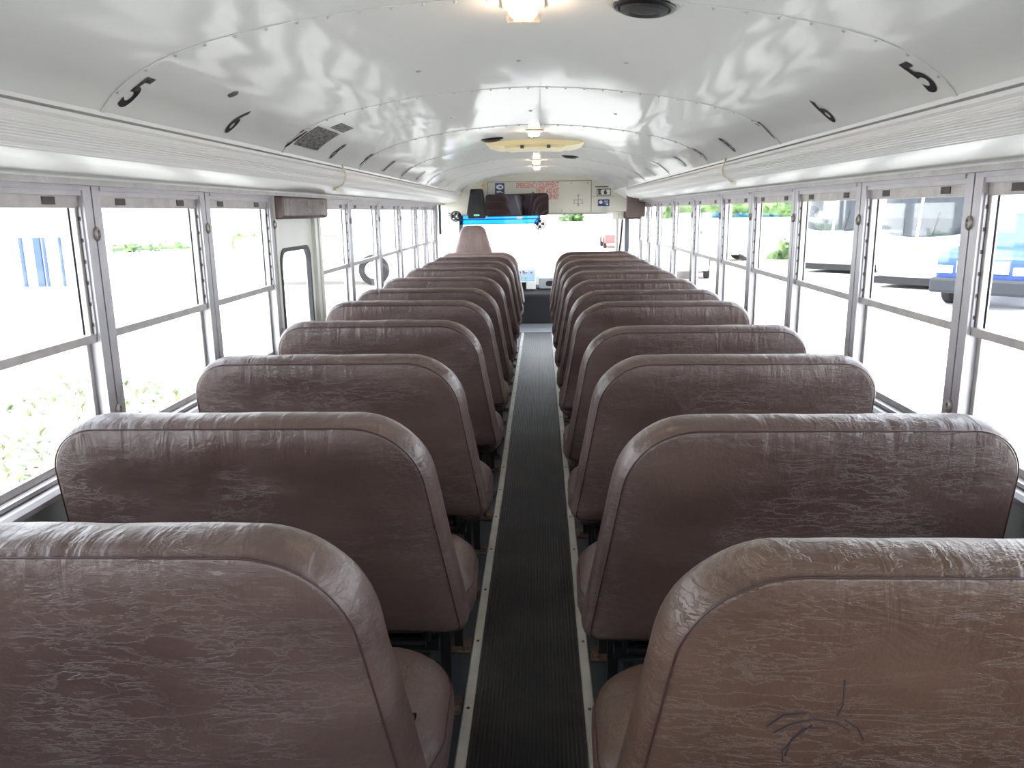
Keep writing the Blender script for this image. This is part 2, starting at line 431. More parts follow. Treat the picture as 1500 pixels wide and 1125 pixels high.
# ------------------------------------------------------------------ side windows (built in local coords: x=0 flange plane, outward +x, y length)
def window(n,sd,y0,y1):
    L=y1-y0; g=.003; f=.040
    T=lambda mb: [( (sd*(XW+p[0])), y0+p[1], p[2]) for p in mb.v]
    def place(mb,name,mat,par=None,bev=0,sm=None):
        mb.v=T(mb)
        if sd<0: mb.f=[tuple(reversed(q)) for q in mb.f]
        return mb.build(name,mat,par,smooth=sm,bevel=bev)
    zb,zt=.846,1.553
    # outer frame: flanges facing the cabin + deep reveals
    m=MB()
    m.box(0,.006,g,f,zb,zt); m.box(0,.006,L-f,L-g,zb,zt); m.box(-.003,.006,f,L-f,1.541,zt); m.box(.004,.012,f,L-f,1.528,1.541)
    m.box(0,.006,f,L-f,zb,.856)
    m.box(.006,.046,f-.006,f,zb,zt); m.box(.006,.046,L-f,L-f+.006,zb,zt); m.box(.006,.046,f,L-f,1.536,zt); m.box(.006,.046,f,L-f,zb,.852)
    m.box(.040,.050,g,L-g,1.536,1.60)
    m.box(.040,.050,g,f,zb,zt); m.box(.040,.050,L-f,L-g,zb,zt)
    o=struct(place(m,'window_%d'%n,ALUL))
    # upper sash
    u=MB(); a,b=f+.001,L-f-.001; s=.016
    u.box(.016,.030,a,a+s,1.150,1.530); u.box(.016,.030,b-s,b,1.150,1.530)
    u.box(.014,.030,a,b,1.497,1.530); u.box(.010,.030,a,b,1.148,1.170)
    us=place(u,'upper_sash',ALU,o,.0015)
    k=MB()
    for c in (.20,.80): 
        yy=a+(b-a)*c; k.box(.0125,.0145,yy-.026,yy+.026,1.505,1.524)
    place(k,'latch',NOTCH,us)
    p=MB(); p.box(.022,.025,a+s,b-s,1.170,1.497); place(p,'pane',GLASS,us)
    lo=MB(); lo.box(.030,.042,a,a+s,.852,1.160); lo.box(.030,.042,b-s,b,.852,1.160); lo.box(.030,.042,a,b,1.146,1.160); lo.box(.030,.042,a,b,.852,.872)
    ls=place(lo,'lower_sash',ALU,o,.0015)
    p=MB(); p.box(.034,.037,a+s,b-s,.872,1.146); place(p,'pane',GLASS,ls)
    # latch track of dark notches in the far reveal
    t=MB(); t.box(.0075,.0135,L-f-.006,L-f,1.17,1.50); 
    place(t,'latch_track',ALUL,o)
    t=MB()
    for i in range(6): z=1.19+i*.055; t.box(.009,.0145,L-f-.0070,L-f-.0058,z,z+.010)
    place(t,'notches',NOTCH,o)
    for z in (1.43,.952):
        w=MB(); prof=[(.0,0),(.0145,0),(.015,-.003),(.0125,-.007),(.008,-.008),(.006,-.003),(0,-.003)]
        M=Matrix.Translation((0,L,z))@Matrix.Rotation(radians(90),4,'Y')
        vs=[];nn=16
        for r,h in prof:
            for q in range(nn):
                tt=2*pi*q/nn; vs.append((h,L+r*cos(tt),z+r*1.25*sin(tt)))
        fs=[(i*nn+q,i*nn+(q+1)%nn,(i+1)*nn+(q+1)%nn,(i+1)*nn+q) for i in range(len(prof)-1) for q in range(nn)]
        w.add(vs,fs); place(w,'retaining_washer',BOLT,o,sm=50)
    return o
wn=1
for sd in (-1,1):
    for i,(a,b) in enumerate(zip(POSTS[:-1],POSTS[1:])):
        if sd<0 and abs(a-3.49)<.01: continue
        window(wn,sd,a,b); wn+=1

# ------------------------------------------------------------------ emergency door on the left
dr=MB()
def ringplate(mb,outer,inner,x0,x1):
    """plate in the yz plane with a hole; outer/inner same point count"""
    n=len(outer); vs=[(x0,p[0],p[1]) for p in outer]+[(x0,p[0],p[1]) for p in inner]+[(x1,p[0],p[1]) for p in outer]+[(x1,p[0],p[1]) for p in inner]
    fs=[]
    for i in range(n):
        j=(i+1)%n
        fs+=[(i,j,n+j,n+i),(2*n+i,3*n+i,3*n+j,2*n+j),(n+i,n+j,3*n+j,3*n+i),(i,2*n+i,2*n+j,j)]
    mb.add(vs,fs)
def match(inner,cy,czz,hy,hz):
    out=[]
    for p in inner:
        dy,dz=p[0]-cy,p[1]-czz; k=min(hy/abs(dy) if abs(dy)>1e-6 else 1e9, hz/abs(dz) if abs(dz)>1e-6 else 1e9); out.append((cy+dy*k,czz+dz*k))
    return out
wi=resample(fillet([(3.57,.62),(4.03,.62),(4.03,1.315),(3.57,1.315)],.065,8),.05)
cy_,cz_=3.80,.9675
ou=[]
for p in wi:
    dy,dz=p[0]-cy_,p[1]-cz_; k=min((.29)/max(abs(dy),1e-6),(.585)/max(abs(dz),1e-6)); ou.append((cy_+dy*k,cz_+dz*k))
ringplate(dr,ou,wi,-1.14,-1.165)
dr.box(-1.165,-1.14,3.51,4.09,.0,.3825)
dr.box(-1.175,-1.12,4.09,4.135,0,1.553); dr.box(-1.175,-1.128,4.135,4.165,0,1.553); dr.box(-1.175,-1.12,4.165,4.20,0,1.553); dr.box(-1.175,-1.125,3.49,3.51,0,1.553)
dd=struct(dr.build('door_1',WHITE))
gk=MB(); gi=[(cy_+(p[0]-cy_)*.94,cz_+(p[1]-cz_)*.965) for p in wi]; go=[(cy_+(p[0]-cy_)*1.035,cz_+(p[1]-cz_)*1.02) for p in wi]
ringplate(gk,go,gi,-1.136,-1.156); gk.build('window_gasket',RUBBER,dd,smooth=40)
MB().box(-1.153,-1.150,3.57,4.03,.62,1.315).build('door_pane',GLASS,dd)
MB().box(-1.135,-1.115,3.55,3.85,.50,.53).build('door_handle',ALU,dd,bevel=.006)

# padded cover over emergency door
mb=MB(); mb.prism(fillet([(-1.128,1.452),(-1.085,1.452),(-1.085,1.553),(-1.128,1.553)],[0,.02,.012,0],5),3.50,4.23)
pd=mb.build('padded_header',V,smooth=40,bevel=.006)
tag(pd,'brown vinyl pad over the emergency exit window on the left wall','pad')
for y in (3.60,3.87,4.13): MB().ball((-1.085,y,1.527),(.004,.009,.009),10,6).build('pad_button',BOLT,pd,smooth=60)

# ------------------------------------------------------------------ seats
def seat_outline():
    p=[(-1.05,.485),(-1.05,1.042),(-.222,1.042),(-.130,.485)]
    return resample(fillet(p,[.03,.125,.175,.035],14),.03)
def seat_back(sd,lean=.155,seed=0):
    O=seat_outline(); n=len(O); cx,czz=-.60,.78
    # outward normals
    nor=[]
    for i in range(n):
        a=Vector(O[i-1]);b=Vector(O[(i+1)%n]); d=(b-a).normalized(); nor.append(Vector((-d.y,d.x)))
    if (Vector(O[0])-Vector((cx,czz))).dot(nor[0])<0: nor=[-q for q in nor]
    vs=[];fs=[]
    def Y(z,y): return y+(1.042-z)*lean
    rings=[]
    def ring(fn): 
        base=len(vs)
        for i in range(n):
            x,z,y=fn(i); vs.append((-sd*x,Y(z,y),z))
        rings.append(base)
    # rear face, from centre outward
    for s in (.05,.25,.45,.62,.76,.87,.94,.975,.992):
        ring(lambda i,s=s:(cx+(O[i][0]-nor[i].x*.016-cx)*s, czz+(O[i][1]-nor[i].y*.016-czz)*s, -.088-.016*(1-s**5)+.003*noise.noise(Vector((O[i][0]*3*s,O[i][1]*3*s,seed)))))
    prof=[(-.086,-.0175),(-.083,-.0165),(-.078,-.010),(-.066,-.004),(-.045,0),(-.02,.001),(.0,-.002),(.014,-.008),(.026,-.018),(.034,-.034)]
    for (y,o_) in prof:
        def fn(i,y=y,o_=o_):
            pk=.0022*noise.noise(Vector((O[i][0]*16,O[i][1]*16,seed+y*12))) if -.08<y<.02 else 0
            return (O[i][0]+nor[i].x*(o_+pk), O[i][1]+nor[i].y*(o_+pk), y)
        ring(fn)
    for s in (.9,.6,.25,.05):
        ring(lambda i,s=s:(cx+(O[i][0]-nor[i].x*.034-cx)*s, czz+(O[i][1]-nor[i].y*.034-czz)*s, .036+.010*(1-s*s)))
    for a,b in zip(rings[:-1],rings[1:]):
        for i in range(n): fs.append((a+i,a+(i+1)%n,b+(i+1)%n,b+i))
    fs.append(tuple(rings[0]+i for i in range(n))); fs.append(tuple(rings[-1]+i for i in range(n-1,-1,-1)))
    if sd<0: fs=[tuple(reversed(f)) for f in fs]
    mb=MB().add(vs,fs)
    seam=[(-sd*(O[i][0]-nor[i].x*.0165),Y(O[i][1],-.0875),O[i][1]-nor[i].y*.0165) for i in range(n)]
    return mb,seam
def fixn(o):
    import bmesh
    bm=bmesh.new(); bm.from_mesh(o.data); bmesh.ops.recalc_face_normals(bm,faces=bm.faces); bm.to_mesh(o.data); bm.free()
    for p in o.data.polygons: p.use_smooth=True
def cushion(sd):
    """plan outline rounded, swept with pillow profile"""
    P=resample(fillet([(-1.05,.12),(-.170,.12),(-.142,.22),(-.150,.51),(-1.05,.51)],[.02,.03,.1,.15,.05],8),.035)
    n=len(P); cx,cy=-.6,.30; vs=[];fs=[];rings=[]
    nor=[]
    for i in range(n):
        a=Vector(P[i-1]);b=Vector(P[(i+1)%n]); d=(b-a).normalized(); q=Vector((d.y,-d.x))
        if q.dot(Vector(P[i])-Vector((cx,cy)))<0: q=-q
        nor.append(q)
    for (o_,z) in ((-.03,.424),(-.008,.428),(0,.438),(.008,.46),(.008,.49),(-.002,.515),(-.018,.530),(-.045,.541),(-.085,.547),(-.13,.550)):
        base=len(vs); rings.append(base)
        for i in range(n):
            x,y=P[i][0]+nor[i].x*o_,P[i][1]+nor[i].y*o_
            vs.append((-sd*x,y,z+.02*max(0,(y-.1))/.45))
    for a,b in zip(rings[:-1],rings[1:]):
        for i in range(n): fs.append((a+i,a+(i+1)%n,b+(i+1)%n,b+i))
    fs.append(tuple(rings[0]+i for i in range(n))); fs.append(tuple(rings[-1]+i for i in range(n)))
    seam=[(-sd*(P[i][0]+nor[i].x*.002),P[i][1]+nor[i].y*.002,.508+.02*max(0,P[i][1]-.1)/.45) for i in range(n)]
    return MB().add(vs,fs),seam
def make_seat(sd,mat,seed):
    t=empty('bus_seat',(0,0,0))
    mb,seam=seat_back(sd,seed=seed); bk=mb.build('seat_back',mat,t); fixn(bk)
    MB().tube(seam,.0016,5,closed=True).build('seam_piping',PIPE,bk,smooth=180)
    mb,seam=cushion(sd); cu=mb.build('seat_cushion',mat,t); fixn(cu)
    MB().tube(seam,.0018,5,closed=True).build('seam_piping',PIPE,cu,smooth=180)
    X=lambda x:-sd*x
    fr=MB(); 
    for y in (.09,.46): fr.tube([(X(-1.09),y,.418),(X(-.25),y,.418)],.013,8)
    fr.box(*sorted((X(-1.09),X(-.22))),.10,.13,.39,.42)
    fr.tube([(X(-.25),.10,.42),(X(-.25),.095,.62)],.012,8); fr.tube([(X(-.9),.10,.42),(X(-.9),.095,.62)],.012,8)
    fr.build('seat_frame',BLK,t,smooth=50)
    for (y,dy,foot) in ((.035,.02,True),(.43,0,True)):
        lg=MB(); lg.box(*sorted((X(-.262),X(-.232))),y-.013,y+.013,.009,.418); l=lg.build('leg',BLK,t,bevel=.004)
        ft=MB(); ft.box(*sorted((X(-.285),X(-.205))),y-.045,y+.045,.001,.009)
        ft.lathe([(.013,.009),(.013,.014),(.010,.022),(.006,.024)],Matrix.Translation((X(-.220),y-.025,0)),10)
        ft.build('foot_plate',RUST,l,bevel=.002)
    return t
def make_barrier(sd,mat,seed):
    t=empty('padded_barrier',(0,0,0))
    mb,seam=seat_back(sd,lean=.03,seed=seed); bk=mb.build('barrier_pad',mat,t); fixn(bk)
    MB().tube(seam,.0016,5,closed=True).build('seam_piping',PIPE,bk,smooth=180)
    for x in (-.24,-.95):
        lg=MB(); lg.tube([(-sd*x,-.02,.01),(-sd*x,-.02,.52)],.015,8); lg.lathe([(.04,.001),(.04,.008),(.02,.010)],Matrix.Translation((-sd*x,-.02,0)),14); lg.build('post',BLK,t,smooth=50)
    return t
LY=[1.05,1.69,2.42,3.21,3.94,4.58,5.36,6.27,7.05,7.79,8.56]
RY=[1.00,1.66,2.38,3.00,3.82,4.37,5.05,5.78,6.37,7.09,7.86,8.53]
ORD=['first','second','third','fourth','fifth','sixth','seventh','eighth','ninth','tenth','eleventh','twelfth']
EXTRA={('L',0):'nearest, cut off by the left edge',('L',1):'small tear low on back',('R',0):'rusty tone with ink scribbles, nearest the camera',
       ('R',1):'worn orange patch on back'}
protos={}
for side,sd,ys in (('L',-1,LY),('R',1,RY)):
    where='left' if sd<0 else 'right'
    pool=[make_seat(sd,V,11*k+(3 if sd>0 else 0)) for k in range(2)]
    used=[False,False]
    for i,y in enumerate(ys[:-1]):
        k=i%2
        if not used[k]: o=pool[k]; used[k]=True
        else: o=copy_tree(pool[k])
        o.location=(0,y,0)
        ex=EXTRA.get((side,i))
        lab='brown bench %s of the aisle, %s row'%(where,ORD[i]) + ((', '+ex) if ex and i>0 else '')
        if i==0: lab='brown vinyl bench seat %s of the aisle, %s'%(where,ex)
        tag(o,lab,'bus seat','bench seats %s of the aisle'%where)
        protos[(side,i)]=o
    b=make_barrier(sd,V3 if sd<0 else V,5)
    b.location=(0,ys[-1],0)
    tag(b,'dull taupe padded barrier behind the driver seat, beyond all left rows' if sd<0 else 'brown padded barrier by the entry door, beyond all right rows','barrier')
for key in (('R',0),('R',10)):
    for ch in kids(protos[key]):
        if ch.name.split('.')[0] in('seat_back','seat_cushion'):
            ch.data=ch.data.copy(); ch.data.materials[0]=V2
# ink scribble on nearest right seat, tear on second left one
def back_y(z,y=-.106): return y+(1.042-z)*.155
s=protos[('R',0)]; sb=[c for c in kids(s) if c.name.startswith('seat_back')][0]
mb=MB(); rnd=random.Random(3)
for st in ([(.45,.74),(.47,.755),(.50,.765),(.53,.76),(.55,.745)],[(.47,.70),(.475,.73),(.49,.75),(.52,.75)],[(.53,.77),(.535,.79),(.532,.83)],[(.50,.755),(.48,.735),(.465,.71),(.468,.69)],[(.54,.765),(.56,.75),(.57,.73)],[(.44,.75),(.46,.77),(.49,.775)]):
    mb.tube([(x-.10,back_y(z+.05,-.1045),z+.05) for x,z in st],.0011,5)
mb.build('ink_scribble',simple('faded pen ink',srgb(40,34,44),.95),sb)
s=protos[('L',1)]; sb=[c for c in kids(s) if c.name.startswith('seat_back')][0]
mb=MB(); mb.tube([(-.66,back_y(.79,-.105),.795),(-.655,back_y(.78,-.105),.78),(-.648,back_y(.77,-.105),.765),(-.62,back_y(.765,-.105),.762)],.003,5); mb.build('torn_patch',PIPE,sb)

# driver seat
t=empty('driver_seat',(-.745,9.25,0)); tag(t,'tall tapered taupe driver seat back standing above the left rows','driver seat')
def taper_pad(pts,r,y0,y1,mat,name):
    O=resample(fillet(pts,r,8),.04); n=len(O); vs=[];fs=[]; cx=0; c2=sum(p[1] for p in O)/n
    prof=[(y0+.0,.55),(y0+.0,.85),(y0+.008,.94),(y0+.03,.99),((y0+y1)/2,1),(y1-.03,.98),(y1-.008,.93),(y1,.8),(y1,.4)]
    for y,s in prof:
        for p in O: vs.append((cx+(p[0]-cx)*s,y,c2+(p[1]-c2)*s))
    for k in range(len(prof)-1):
        for i in range(n): fs.append((k*n+i,k*n+(i+1)%n,(k+1)*n+(i+1)%n,(k+1)*n+i))
    fs.append(tuple(range(n))); fs.append(tuple((len(prof)-1)*n+i for i in range(n)))
    o=MB().add(vs,fs).build(name,mat,t); fixn(o); return o
taper_pad([(-.23,.52),(.23,.52),(.225,1.0),(.13,1.318),(-.13,1.318),(-.225,1.0)],[.04,.04,.2,.10,.10,.2],0,.12,V3,'seat_back')
mb=MB(); mb.box(-.24,.24,.05,.53,.40,.52); mb.build('seat_cushion',V3,t,bevel=.04)
mb=MB(); mb.lathe([(.16,.012),(.15,.03),(.06,.06),(.05,.40)],Matrix.Translation((0,.28,0)),20); mb.build('pedestal',BLK,t,smooth=40)

# ------------------------------------------------------------------ ceiling fixtures
def onceil(x,y,off=0):
    """frame on the ceiling: local z points into the cabin"""
    n=cnorm(x); yx=Vector((0,1,0)); xx=yx.cross(n).normalized()
    p=Vector((x,y,cz(x)))+n*off
    return Matrix(((xx.x,yx.x,n.x,p.x),(xx.y,yx.y,n.y,p.y),(xx.z,yx.z,n.z,p.z),(0,0,0,1)))
LAMPS=[(-.60,'behind'),(1.83,'nearest lit dome lamp, at the top edge of the picture'),(4.62,'second lit dome lamp from the camera, just before the cream hatch'),(7.25,'third lit dome lamp from the camera, small and far'),(8.28,'farthest lit dome lamp, just before the front header')]
for y,lab in LAMPS[1:]:
    t=empty('ceiling_lamp',(0,0,0)); t.matrix_world=onceil(0.008,y,.003); t['label']=lab+', on the ceiling' if 'ceiling' not in lab else lab; t['category']='lamp'; t['group']='dome lamps along the ceiling'
    mb=MB(); mb.box(-.046,.046,-.046,.046,-.002,.006); mb.build('lamp_base',CREAM,t,bevel=.003)
    mb=MB(); n=0
    vs=[(-.042,-.042,.006),(.042,-.042,.006),(.042,.042,.006),(-.042,.042,.006),(-.036,-.036,.036),(.036,-.036,.036),(.036,.036,.036),(-.036,.036,.036)]
    mb.add(vs,[(0,1,5,4),(1,2,6,5),(2,3,7,6),(3,0,4,7),(4,5,6,7)]); mb.build('lamp_lens',LENS,t,bevel=.004)
    mb=MB(); mb.ball((-.014,0,.021),(.017,.028,.012),12,8); mb.ball((.014,0,.021),(.017,.028,.012),12,8); mb.build('lamp_bulb',BULB,t,smooth=180)
for x,y,lab in ((.270,1.84,'round black ceiling speaker right of the nearest lamp'),(-.25,4.98,'round black ceiling speaker left of the cream hatch'),(.285,6.62,'round black ceiling speaker far ahead, right of the lamps')):
    t=empty('ceiling_speaker',(0,0,0)); t.matrix_world=onceil(x,y,.001); tag(t,lab,'speaker','round ceiling speakers')
    MB().lathe([(.068,0),(.069,.004),(.065,.008),(.057,.009),(.055,.005),(.052,.005)],None,40).build('speaker_rim',BLACK,t,smooth=40)
    MB().lathe([(.0545,.003),(.050,.014),(.036,.017),(.03,.012),(.012,.016),(.003,.017)],None,40).build('speaker_grille',simple('charcoal speaker grille',srgb(34,32,36),.6,0,.6,400),t,smooth=50)
# roof hatch
t=empty('roof_hatch',(.012,5.46,0)); tag(t,'wide cream plastic roof hatch set in the ceiling beyond the second lamp','roof hatch')
def arch_box(mb,x0,x1,y0,y1,h,n=14,inset=.02):
    vs=[];fs=[]
    for i in range(n+1):
        x=x0+(x1-x0)*i/n; e=min(1,min(i,n-i)/1.5); 
        z=cz(x)
        for (y,d) in ((y0,-.004),(y0+.012,h*e),(y1-.012,h*e),(y1,-.004)): vs.append((x,y,z-d))
    for i in range(n):
        for k in range(3): a=i*4+k; fs.append((a,a+1,a+5,a+4))
    mb.add(vs,fs)
mb=MB(); arch_box(mb,-.32,.32,-.26,.26,.028); mb.build('hatch_frame',CREAM,t,smooth=30)
mb=MB(); arch_box(mb,-.24,.24,-.21,.21,.042); mb.build('hatch_cover',CREAM,t,smooth=30)
for x in (-.085,.085): 
    MB().box(x-.012,x+.012,-.225,-.205,cz(x)-.05,cz(x)-.03).build('hatch_latch',NOTCH,t)
# little screws / dimples on the panels
MB().lathe([(.016,0),(.014,.004),(.006,.005)],onceil(-.80,2.25,.0),12).build('dark_plug',NOTCH,ceil)
for (x,y) in ((-.33,2.55),(.30,2.50),(-.02,2.52),(.38,3.7),(-.36,3.75),(.0,3.75)):
    o=MB().lathe([(.008,0),(.007,.003),(.003,.004)],onceil(x,y,.0),10).build('ceiling_screw',BOLT,ceil)
# cables clipped over the cornice
for sd,y,nm in ((-1,3.94,'left'),(1,3.90,'right')):
    p=[(.925,1.71),(.920,1.688),(.915,1.675),(.908,1.655),(.910,1.632),(.922,1.613),(.944,1.600),(.966,1.594)]
    o=MB().tube([(sd*a,y+.01*sin(i),b) for i,(a,b) in enumerate(p)],.0035,8).build('cable',WIRE,smooth=180)
    tag(o,'short cream cable bent over the %s cornice'%nm,'cable')
    MB().box(*sorted((sd*.955,sd*.975)),y-.012,y+.012,1.584,1.598).build('cable_clip',WIRE,o,bevel=.002)
# cornice joints near the front
# row numbers on the ceiling edge
def text_mesh(name,txt,size,mat,off=0,align='CENTER',sx=1.0,ext=.0008):
    cu=bpy.data.curves.new(name,'FONT'); cu.body=txt; cu.size=size; cu.align_x=align; cu.align_y='CENTER'; cu.offset=off; cu.extrude=ext; cu.resolution_u=6
    ob=bpy.data.objects.new(name+'_tmp',cu); C.objects.link(ob)
    dg=bpy.context.evaluated_depsgraph_get(); me=bpy.data.meshes.new_from_object(ob.evaluated_get(dg)); 
    bpy.data.objects.remove(ob); me.name=name
    me.transform(Matrix.Diagonal((sx,1,1,1))); me.materials.clear(); me.materials.append(mat)
    return me
for sd in (-1,1):
    for i,y in enumerate(NUMY):
        num=str(5+i)
        me=text_mesh('row_number',num,.135,INK,off=.0035,sx=.80)
        # bend onto ceiling: local y = up the slope towards the centre, local x = along the bus
        xc=.865
        for v in me.vertices:
            lx,ly,lz=v.co; x=arcx(.068+ly); n=cnorm(sd*x)
            if sd<0: P_=Vector((-x,y+lx,cz(x)))
            else: P_=Vector((x,y-lx,cz(x)))
            P_+=n*(.0015+.001*lz); v.co=P_
        o=bpy.data.objects.new('row_number',me); C.objects.link(o)
        side='left' if sd<0 else 'right'
        tag(o,'black row number %s painted on the %s edge of the ceiling'%(num,side),'row number','row numbers on the %s ceiling edge'%side)
def ceil_patch(x0,x1,y0,y1,mat,name,off=.002,sk=0):
    vs=[];fs=[];n=8
    for i in range(n+1):
        x=x0+(x1-x0)*i/n; nn=cnorm(x)
        for o_ in (off,0): 
            for y in (y0,y1): vs.append((x+nn.x*o_,y,cz(x)+nn.z*o_))
    for i in range(n):
        a=i*4; fs+=[(a,a+1,a+5,a+4),(a+2,a+6,a+7,a+3),(a,a+4,a+6,a+2),(a+1,a+3,a+7,a+5)]
    fs+=[(0,2,3,1),(n*4,n*4+1,n*4+3,n*4+2)]
    return MB().add(vs,fs).build(name,mat)
def label_mat():
    m,N,L,B=new('dark printed notice'); tc=N.new('ShaderNodeTexCoord')
    mp=N.new('ShaderNodeMapping'); mp.inputs['Scale'].default_value=(1,1,1); L.new(tc.outputs['Object'],mp.inputs['Vector'])
    n=N.new('ShaderNodeTexNoise'); n.inputs['Scale'].default_value=90; n.inputs['Detail'].default_value=2; L.new(mp.outputs[0],n.inputs['Vector'])
    r=N.new('ShaderNodeMapRange'); r.inputs[1].default_value=.42; r.inputs[2].default_value=.58; L.new(n.outputs['Fac'],r.inputs[0])
    x=N.new('ShaderNodeMix'); x.data_type='RGBA'; x.inputs['A'].default_value=srgb(52,50,50); x.inputs['B'].default_value=srgb(128,126,122); L.new(r.outputs[0],x.inputs['Factor'])
    L.new(x.outputs['Result'],B.inputs['Base Color']); B.inputs['Roughness'].default_value=.5; return m
LM=label_mat()

tag(ceil_patch(-.90,-.80,3.10,3.42,LM,'notice_sticker'),'larger dark printed notice stuck on the left ceiling edge beside number 7','sticker')
tag(ceil_patch(-.785,-.74,3.22,3.42,LM,'notice_sticker'),'smaller dark printed notice just above the larger one on the ceiling','sticker')

# ------------------------------------------------------------------ front of the bus
arch=[(x/20*1.0,cz(min(abs(x/20*1.0),1.0))) for x in range(-20,21)]
hp=[(-1.17,1.43),(1.17,1.43),(1.17,1.60),(1.0,1.68)]+[(x,z) for x,z in reversed(arch) if abs(x)<.99]+[(-1.0,1.68),(-1.17,1.60)]
mb=MB().prism(hp,YF,11.38)
hd=struct(mb.build('wall_front',OFFW))
# access panel outline and lip
lip=MB(); lip.box(-1.1,1.0,YF-.012,YF,1.425,1.437); lip.build('header_lip',GREYP,hd)
pl=MB(); pl.box(-.60,.66,YF-.006,YF,1.452,1.822); pl.build('access_panel',OFFW,hd,bevel=.002)
g=MB(); g.box(-.604,-.600,YF-.004,YF,1.45,1.826); g.box(.66,.666,YF-.004,YF,1.45,1.826); g.box(-.604,.664,YF-.004,YF,1.822,1.827); g.box(.666,.95,YF-.003,YF,1.635,1.638)
g.build('panel_gap',NOTCH,hd)
for x,z in ((-.5,1.79),(.42,1.80),(.62,1.80),(.42,1.47),(.30,1.47)): MB().lathe([(.008,0),(.006,.004)],Matrix.Translation((x,YF-.006,z))@Matrix.Rotation(radians(90),4,'X'),10).build('panel_screw',BOLT,hd)
def sign_text(txt,size,mat,x,y,z,align='CENTER',off=0,sx=1,name='lettering',par=None):
    me=text_mesh(name,txt,size,mat,off,align,sx)
    me.transform(Matrix.Translation((x,y,z))@Matrix.Rotation(radians(90),4,'X'))
    o=bpy.data.objects.new(name,me); C.objects.link(o)
    if par: o.parent=par
    return o
lt=sign_text('EMERGENCY EQUIPMENT',.088,RED,.27,YF-.0075,1.777,'RIGHT',0,.52,'painted_lettering'); tag(lt,'red line EMERGENCY EQUIPMENT painted on the front header','lettering','red words on the front header')
lt=sign_text('FIRST AID KIT',.088,RED,.27,YF-.0075,1.704,'RIGHT',0,.52,'painted_lettering'); tag(lt,'red line FIRST AID KIT painted below EMERGENCY EQUIPMENT','lettering','red words on the front header')
lt=sign_text('UP KIT',.088,RED,.27,YF-.0075,1.634,'RIGHT',0,.52,'painted_lettering'); tag(lt,'red line UP KIT half hidden behind the mirror','lettering','red words on the front header')
# logo sticker
t=empty('logo_sticker',(-.455,YF-.007,1.745)); tag(t,'navy square sticker with a white oval emblem left of the red words','sticker')
MB().box(-.058,.058,-.002,0,-.075,.065).build('backing',BLUE,t)
MB().prism([(.045*cos(a*pi/12),.018+.030*sin(a*pi/12)) for a in range(24)],-.0035,-.002).build('oval',PLATE,t)
MB().prism([(-.022,.018),(-.006,.030),(.018,.030),(.026,.018),(.018,.006),(-.006,.006),(-.022,.010),(.004,.015),(.004,.021)],-.0048,-.0035).build('emblem',BLUE,t)
MB().box(-.042,.042,-.0035,-.002,-.052,-.044).build('caption_line',PLATE,t)
MB().box(-.042,.020,-.0035,-.002,-.038,-.030).build('caption_line',PLATE,t)
# orange dot
o=MB().lathe([(.016,0),(.015,.008),(.008,.012)],Matrix.Translation((-.656,YF,1.783))@Matrix.Rotation(radians(90),4,'X'),16).build('reflector_button',ORANGE,smooth=40); tag(o,'small round orange reflector above the black display','reflector')
# E 6 sign
t=empty('number_plate',(.815,YF-.002,1.70)); tag(t,'white plate lettered E 6 in black on the right of the header','sign')
MB().box(-.085,.085,-.003,.002,-.055,.025).build('plate',PLATE,t)
mb=MB(); mb.box(-.085,.085,-.0045,-.003,.017,.025); mb.box(-.085,.085,-.0045,-.003,-.055,-.047); mb.box(.077,.085,-.0045,-.003,-.055,.025); mb.box(-.085,-.077,-.0045,-.003,-.055,.025); mb.build('border',INK,t)
o=sign_text('E',.075,INK,-.050,-.0045,-.015,off=.004,name='letter',par=t); o=sign_text('6',.07,INK,.02,-.0045,-.015,off=.004,name='letter',par=t)
MB().box(-.105,.055,-.003,.002,.044,.055).build('black_bar',INK,t)
# blue label
t=empty('blue_label',(.815,YF-.002,1.558)); tag(t,'small blue and white label under the E 6 plate','label')
MB().box(-.07,.07,-.003,.002,-.04,.04).build('backing',BLUE,t)
MB().prism([(-.035+.022*cos(a*pi/10),.008+.020*sin(a*pi/10)) for a in range(20)],-.0045,-.003).build('emblem',PLATE,t)
mb=MB(); mb.box(.005,.055,-.0045,-.003,.015,.025); mb.box(.005,.055,-.0045,-.003,-.005,.002); mb.box(.03,.055,-.0045,-.003,-.025,-.012); mb.build('print',PLATE,t)
# wiring diagram decal
t=empty('diagram_decal',(.505,YF-.0075,1.60)); tag(t,'thin grey line decal on the header panel right of the lettering','decal')
GR=simple('grey decal ink',srgb(140,142,142),.5)
mb=MB(); 
for x in (-.05,0,.05): mb.box(x-.004,x+.004,-.0015,0,-.045,.0)
mb.box(-.05,.05,-.0015,0,-.006,.0); mb.box(-.004,.004,-.0015,0,0,.05); mb.box(-.02,.02,-.0015,0,.05,.058); mb.box(-.06,.06,-.0015,0,-.05,-.044); mb.box(-.01,.01,-.0015,0,-.075,-.05)
mb.build('print',GR,t)

